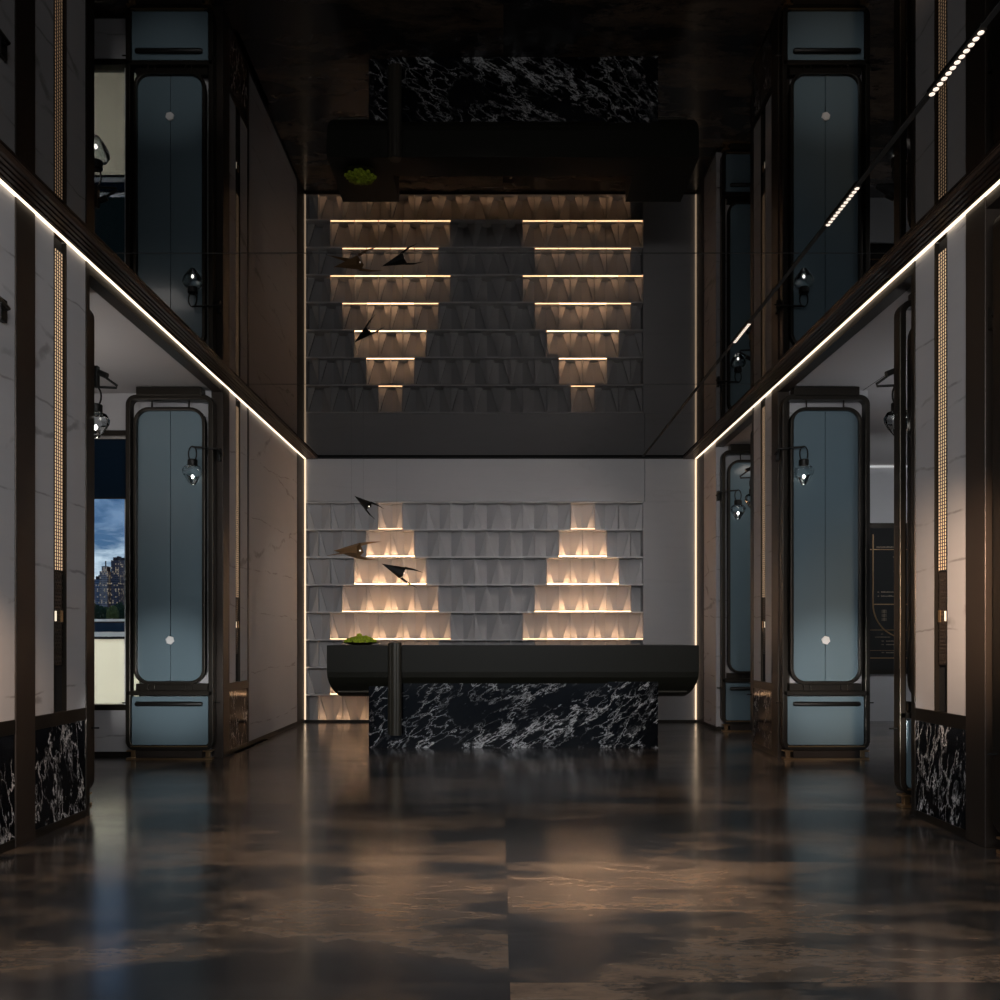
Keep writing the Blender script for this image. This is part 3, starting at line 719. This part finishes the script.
for (x0, x1, yy, th) in ((876.5, 896, 547, 1.2), (893, 899, 557, 1), (893.5, 899, 571.5, 1), (881, 896, 592, 1), (881, 898, 596, 1), (875, 890, 637, .8), (886, 898, 641, 1.1), (886, 898, 644.5, 1), (886, 899, 652.5, 1.2), (877.5, 879, 592, 1), (877.5, 879, 596, 1), (881.5, 883.5, 641, .8), (881.5, 883.5, 644.5, .8), (881.5, 884, 652.5, .8), (893.5, 898, 626.5, .6), (881, 883, 634, .6)):
    x = x0
    while x < x1:
        wd = random.uniform(.5, 1.4)
        if wd > x1-x: wd = max(.3, x1-x)
        g.box(bx(x), bx(x+wd), yb-.006, yb-.003, bz(yy+th*.5), bz(yy-th*.5*random.uniform(.3, 1))); x += wd+.35
for j in range(3):
    z = 610+j*4
    for k in range(3): g.box(bx(881.5), bx(886.5), yb-.006, yb-.003, bz(z+k*1.1+.3), bz(z+k*1.1))
    g.box(bx(883.7), bx(884.2), yb-.006, yb-.003, bz(z+3), bz(z-.3))
wloc(g.build('brass_lettering', plain('pale_brass_print', (.30, .24, .17), .5, .3)), bd)

# ---------------------------------------------------------------- lights
def area(loc_, tgt, sx, sy, e, col, name='light', spread=PI):
    l = bpy.data.lights.new(name, 'AREA'); l.shape = 'RECTANGLE'; l.size = sx; l.size_y = sy; l.energy = e; l.color = col; l.spread = spread
    o = bpy.data.objects.new(name, l); C.objects.link(o); o.location = loc_
    o.rotation_euler = (Vector(tgt)-Vector(loc_)).to_track_quat('-Z', 'Y').to_euler(); return o
def spot(loc_, tgt, e, col, ang, blend=.8, r=.03, name='spot_or_fill'):
    l = bpy.data.lights.new(name, 'SPOT'); l.energy = e; l.color = col; l.spot_size = math.radians(ang); l.spot_blend = blend; l.shadow_soft_size = r
    o = bpy.data.objects.new(name, l); C.objects.link(o); o.location = loc_
    o.rotation_euler = (Vector(tgt)-Vector(loc_)).to_track_quat('-Z', 'Y').to_euler(); return o
area((0, -.8, 3.15), (0, 11, 1.1), 4.4, .7, 165, (1.0, .975, .96), 'camera_side_fill')  # unseen fill panel added behind the camera to light the room
for a, b_, _ in mods: spot((1.95, (a+b_)/2, H-.05), (1.6, (a+b_)/2+.2, 0), 16, (1, .80, .6), 75)
spot((.5, 4.2, H-.03), (.5, 4.2, 0), 480, (1, .78, .60), 34, 1)
spot((-1.1, 4.4, H-.03), (-1.1, 4.4, 0), 110, (1, .78, .58), 44, 1)
for sg in (-1, 1):
    spot((sg*1.95, 3.25, 1.7), (sg*2.65, 4.15 if sg < 0 else 4.55, 1.0 if sg < 0 else 1.4), 90 if sg < 0 else 330, (1, .68, .46), 46 if sg < 0 else 52, 1)
    spot((sg*1.25, 10.0, H-.03), (sg*2.65, 10.2, 1.3), 15, (1, .90, .84), 48, 1)  # added wash that lifts the side wall panels beside the desk
    spot((sg*1.7, 3.2, .5), (sg*3.12, 8.0, .75), 430, (1, .98, .96), 17, 1)  # added low fill brightening the lower part of the cabinets, no fitting
    if sg > 0: spot((2.15, 7.45, 1.5), (2.65, 8.45, 1.3), 6, (1, .66, .42), 50, 1)
spot((1.85, 8.9, H-.03), (-.4, 11.55, 1.2), 62, (1, .93, .88), 95, 1, .06)  # added spot raking the relief from the right for contrast
area((-3.85, 6.4, 2.2), (-3.85, 6.4, 3.5), .6, .6, 10, (1, .93, .88), 'bay_fill')  # unseen fill added behind the pier to light the left bay
area((4.3, 7.4, 2.0), (4.3, 7.41, 3.5), .8, .8, 8, (.95, .96, 1), 'bay_fill')  # same kind of added fill, out of view in the right bay
area((5.3, 9.2, 2.6), (5.2, 11.49, 1.2), .6, .6, 14, (.92, .96, 1), 'corridor_fill')  # hidden fill lamp added for the corridor end wall
area((3.2, 9.8, 3.3), (3.0, 9.8, 0), .5, .3, 1.5, (1, .9, .8), 'bay_fill')  # small added fill for the far right bay
area((-7.2, 9.9, 1.5), (-4.4, 9.0, .8), 1.0, 1.0, 480, (1, .95, .86), 'railing_fill')  # added lamp, kept out of view, that brightens the frosted railing panel

# ---------------------------------------------------------------- world
W = bpy.data.worlds.new('dusk_sky'); S.world = W; W.use_nodes = True; nt = W.node_tree
bg = nt.nodes['Background']
tc_ = nt.nodes.new('ShaderNodeTexCoord'); sep = nt.nodes.new('ShaderNodeSeparateXYZ'); L(nt, tc_.outputs['Generated'], sep.inputs[0])
base = ramp(nt, sep.outputs[2], [(0.0, (.50, .55, .62)), (.05, (.42, .56, .70)), (.08, (.12, .24, .42)), (.16, (.055, .13, .29)), (.5, (.05, .10, .20))])
mp = nt.nodes.new('ShaderNodeMapping'); mp.inputs['Scale'].default_value = (16, 16, 46); L(nt, tc_.outputs['Generated'], mp.inputs[0])
cl = noise_tex(nt, mp.outputs[0], 1.1, 7, .58, .4)
cf = ramp(nt, cl, [(.43, 0.0), (.60, 1.0)])
bright = ramp(nt, sep.outputs[2], [(0.0, (.62, .68, .74)), (.09, (.50, .62, .72)), (.12, (.13, .22, .36)), (.2, (.14, .24, .38))])
dark = mixc(nt, .7, base, (.035, .085, .17))
L(nt, mixc(nt, cf, dark, bright), bg.inputs[0]); bg.inputs[1].default_value = 1.2

# ---------------------------------------------------------------- camera
cam = bpy.data.cameras.new('camera'); co = bpy.data.objects.new('camera', cam); C.objects.link(co)
co.location = (0, 0, 1.15); co.rotation_euler = (PI/2, 0, 0)
cam.sensor_width = 36; cam.sensor_fit = 'HORIZONTAL'; cam.lens = 36*.85; cam.shift_y = .137; cam.shift_x = -.0005; cam.clip_end = 3000; cam.clip_start = .05
S.camera = co
S.view_settings.view_transform = 'Standard'; S.view_settings.look = 'None'; S.view_settings.gamma = 1; S.view_settings.exposure = 0
S.view_settings.use_curve_mapping = False
S.cycles.use_denoising = True
S.cycles.max_bounces = 8; S.cycles.transparent_max_bounces = 8
S.cycles.sample_clamp_indirect = 4
S.cycles.caustics_reflective = False; S.cycles.caustics_refractive = False
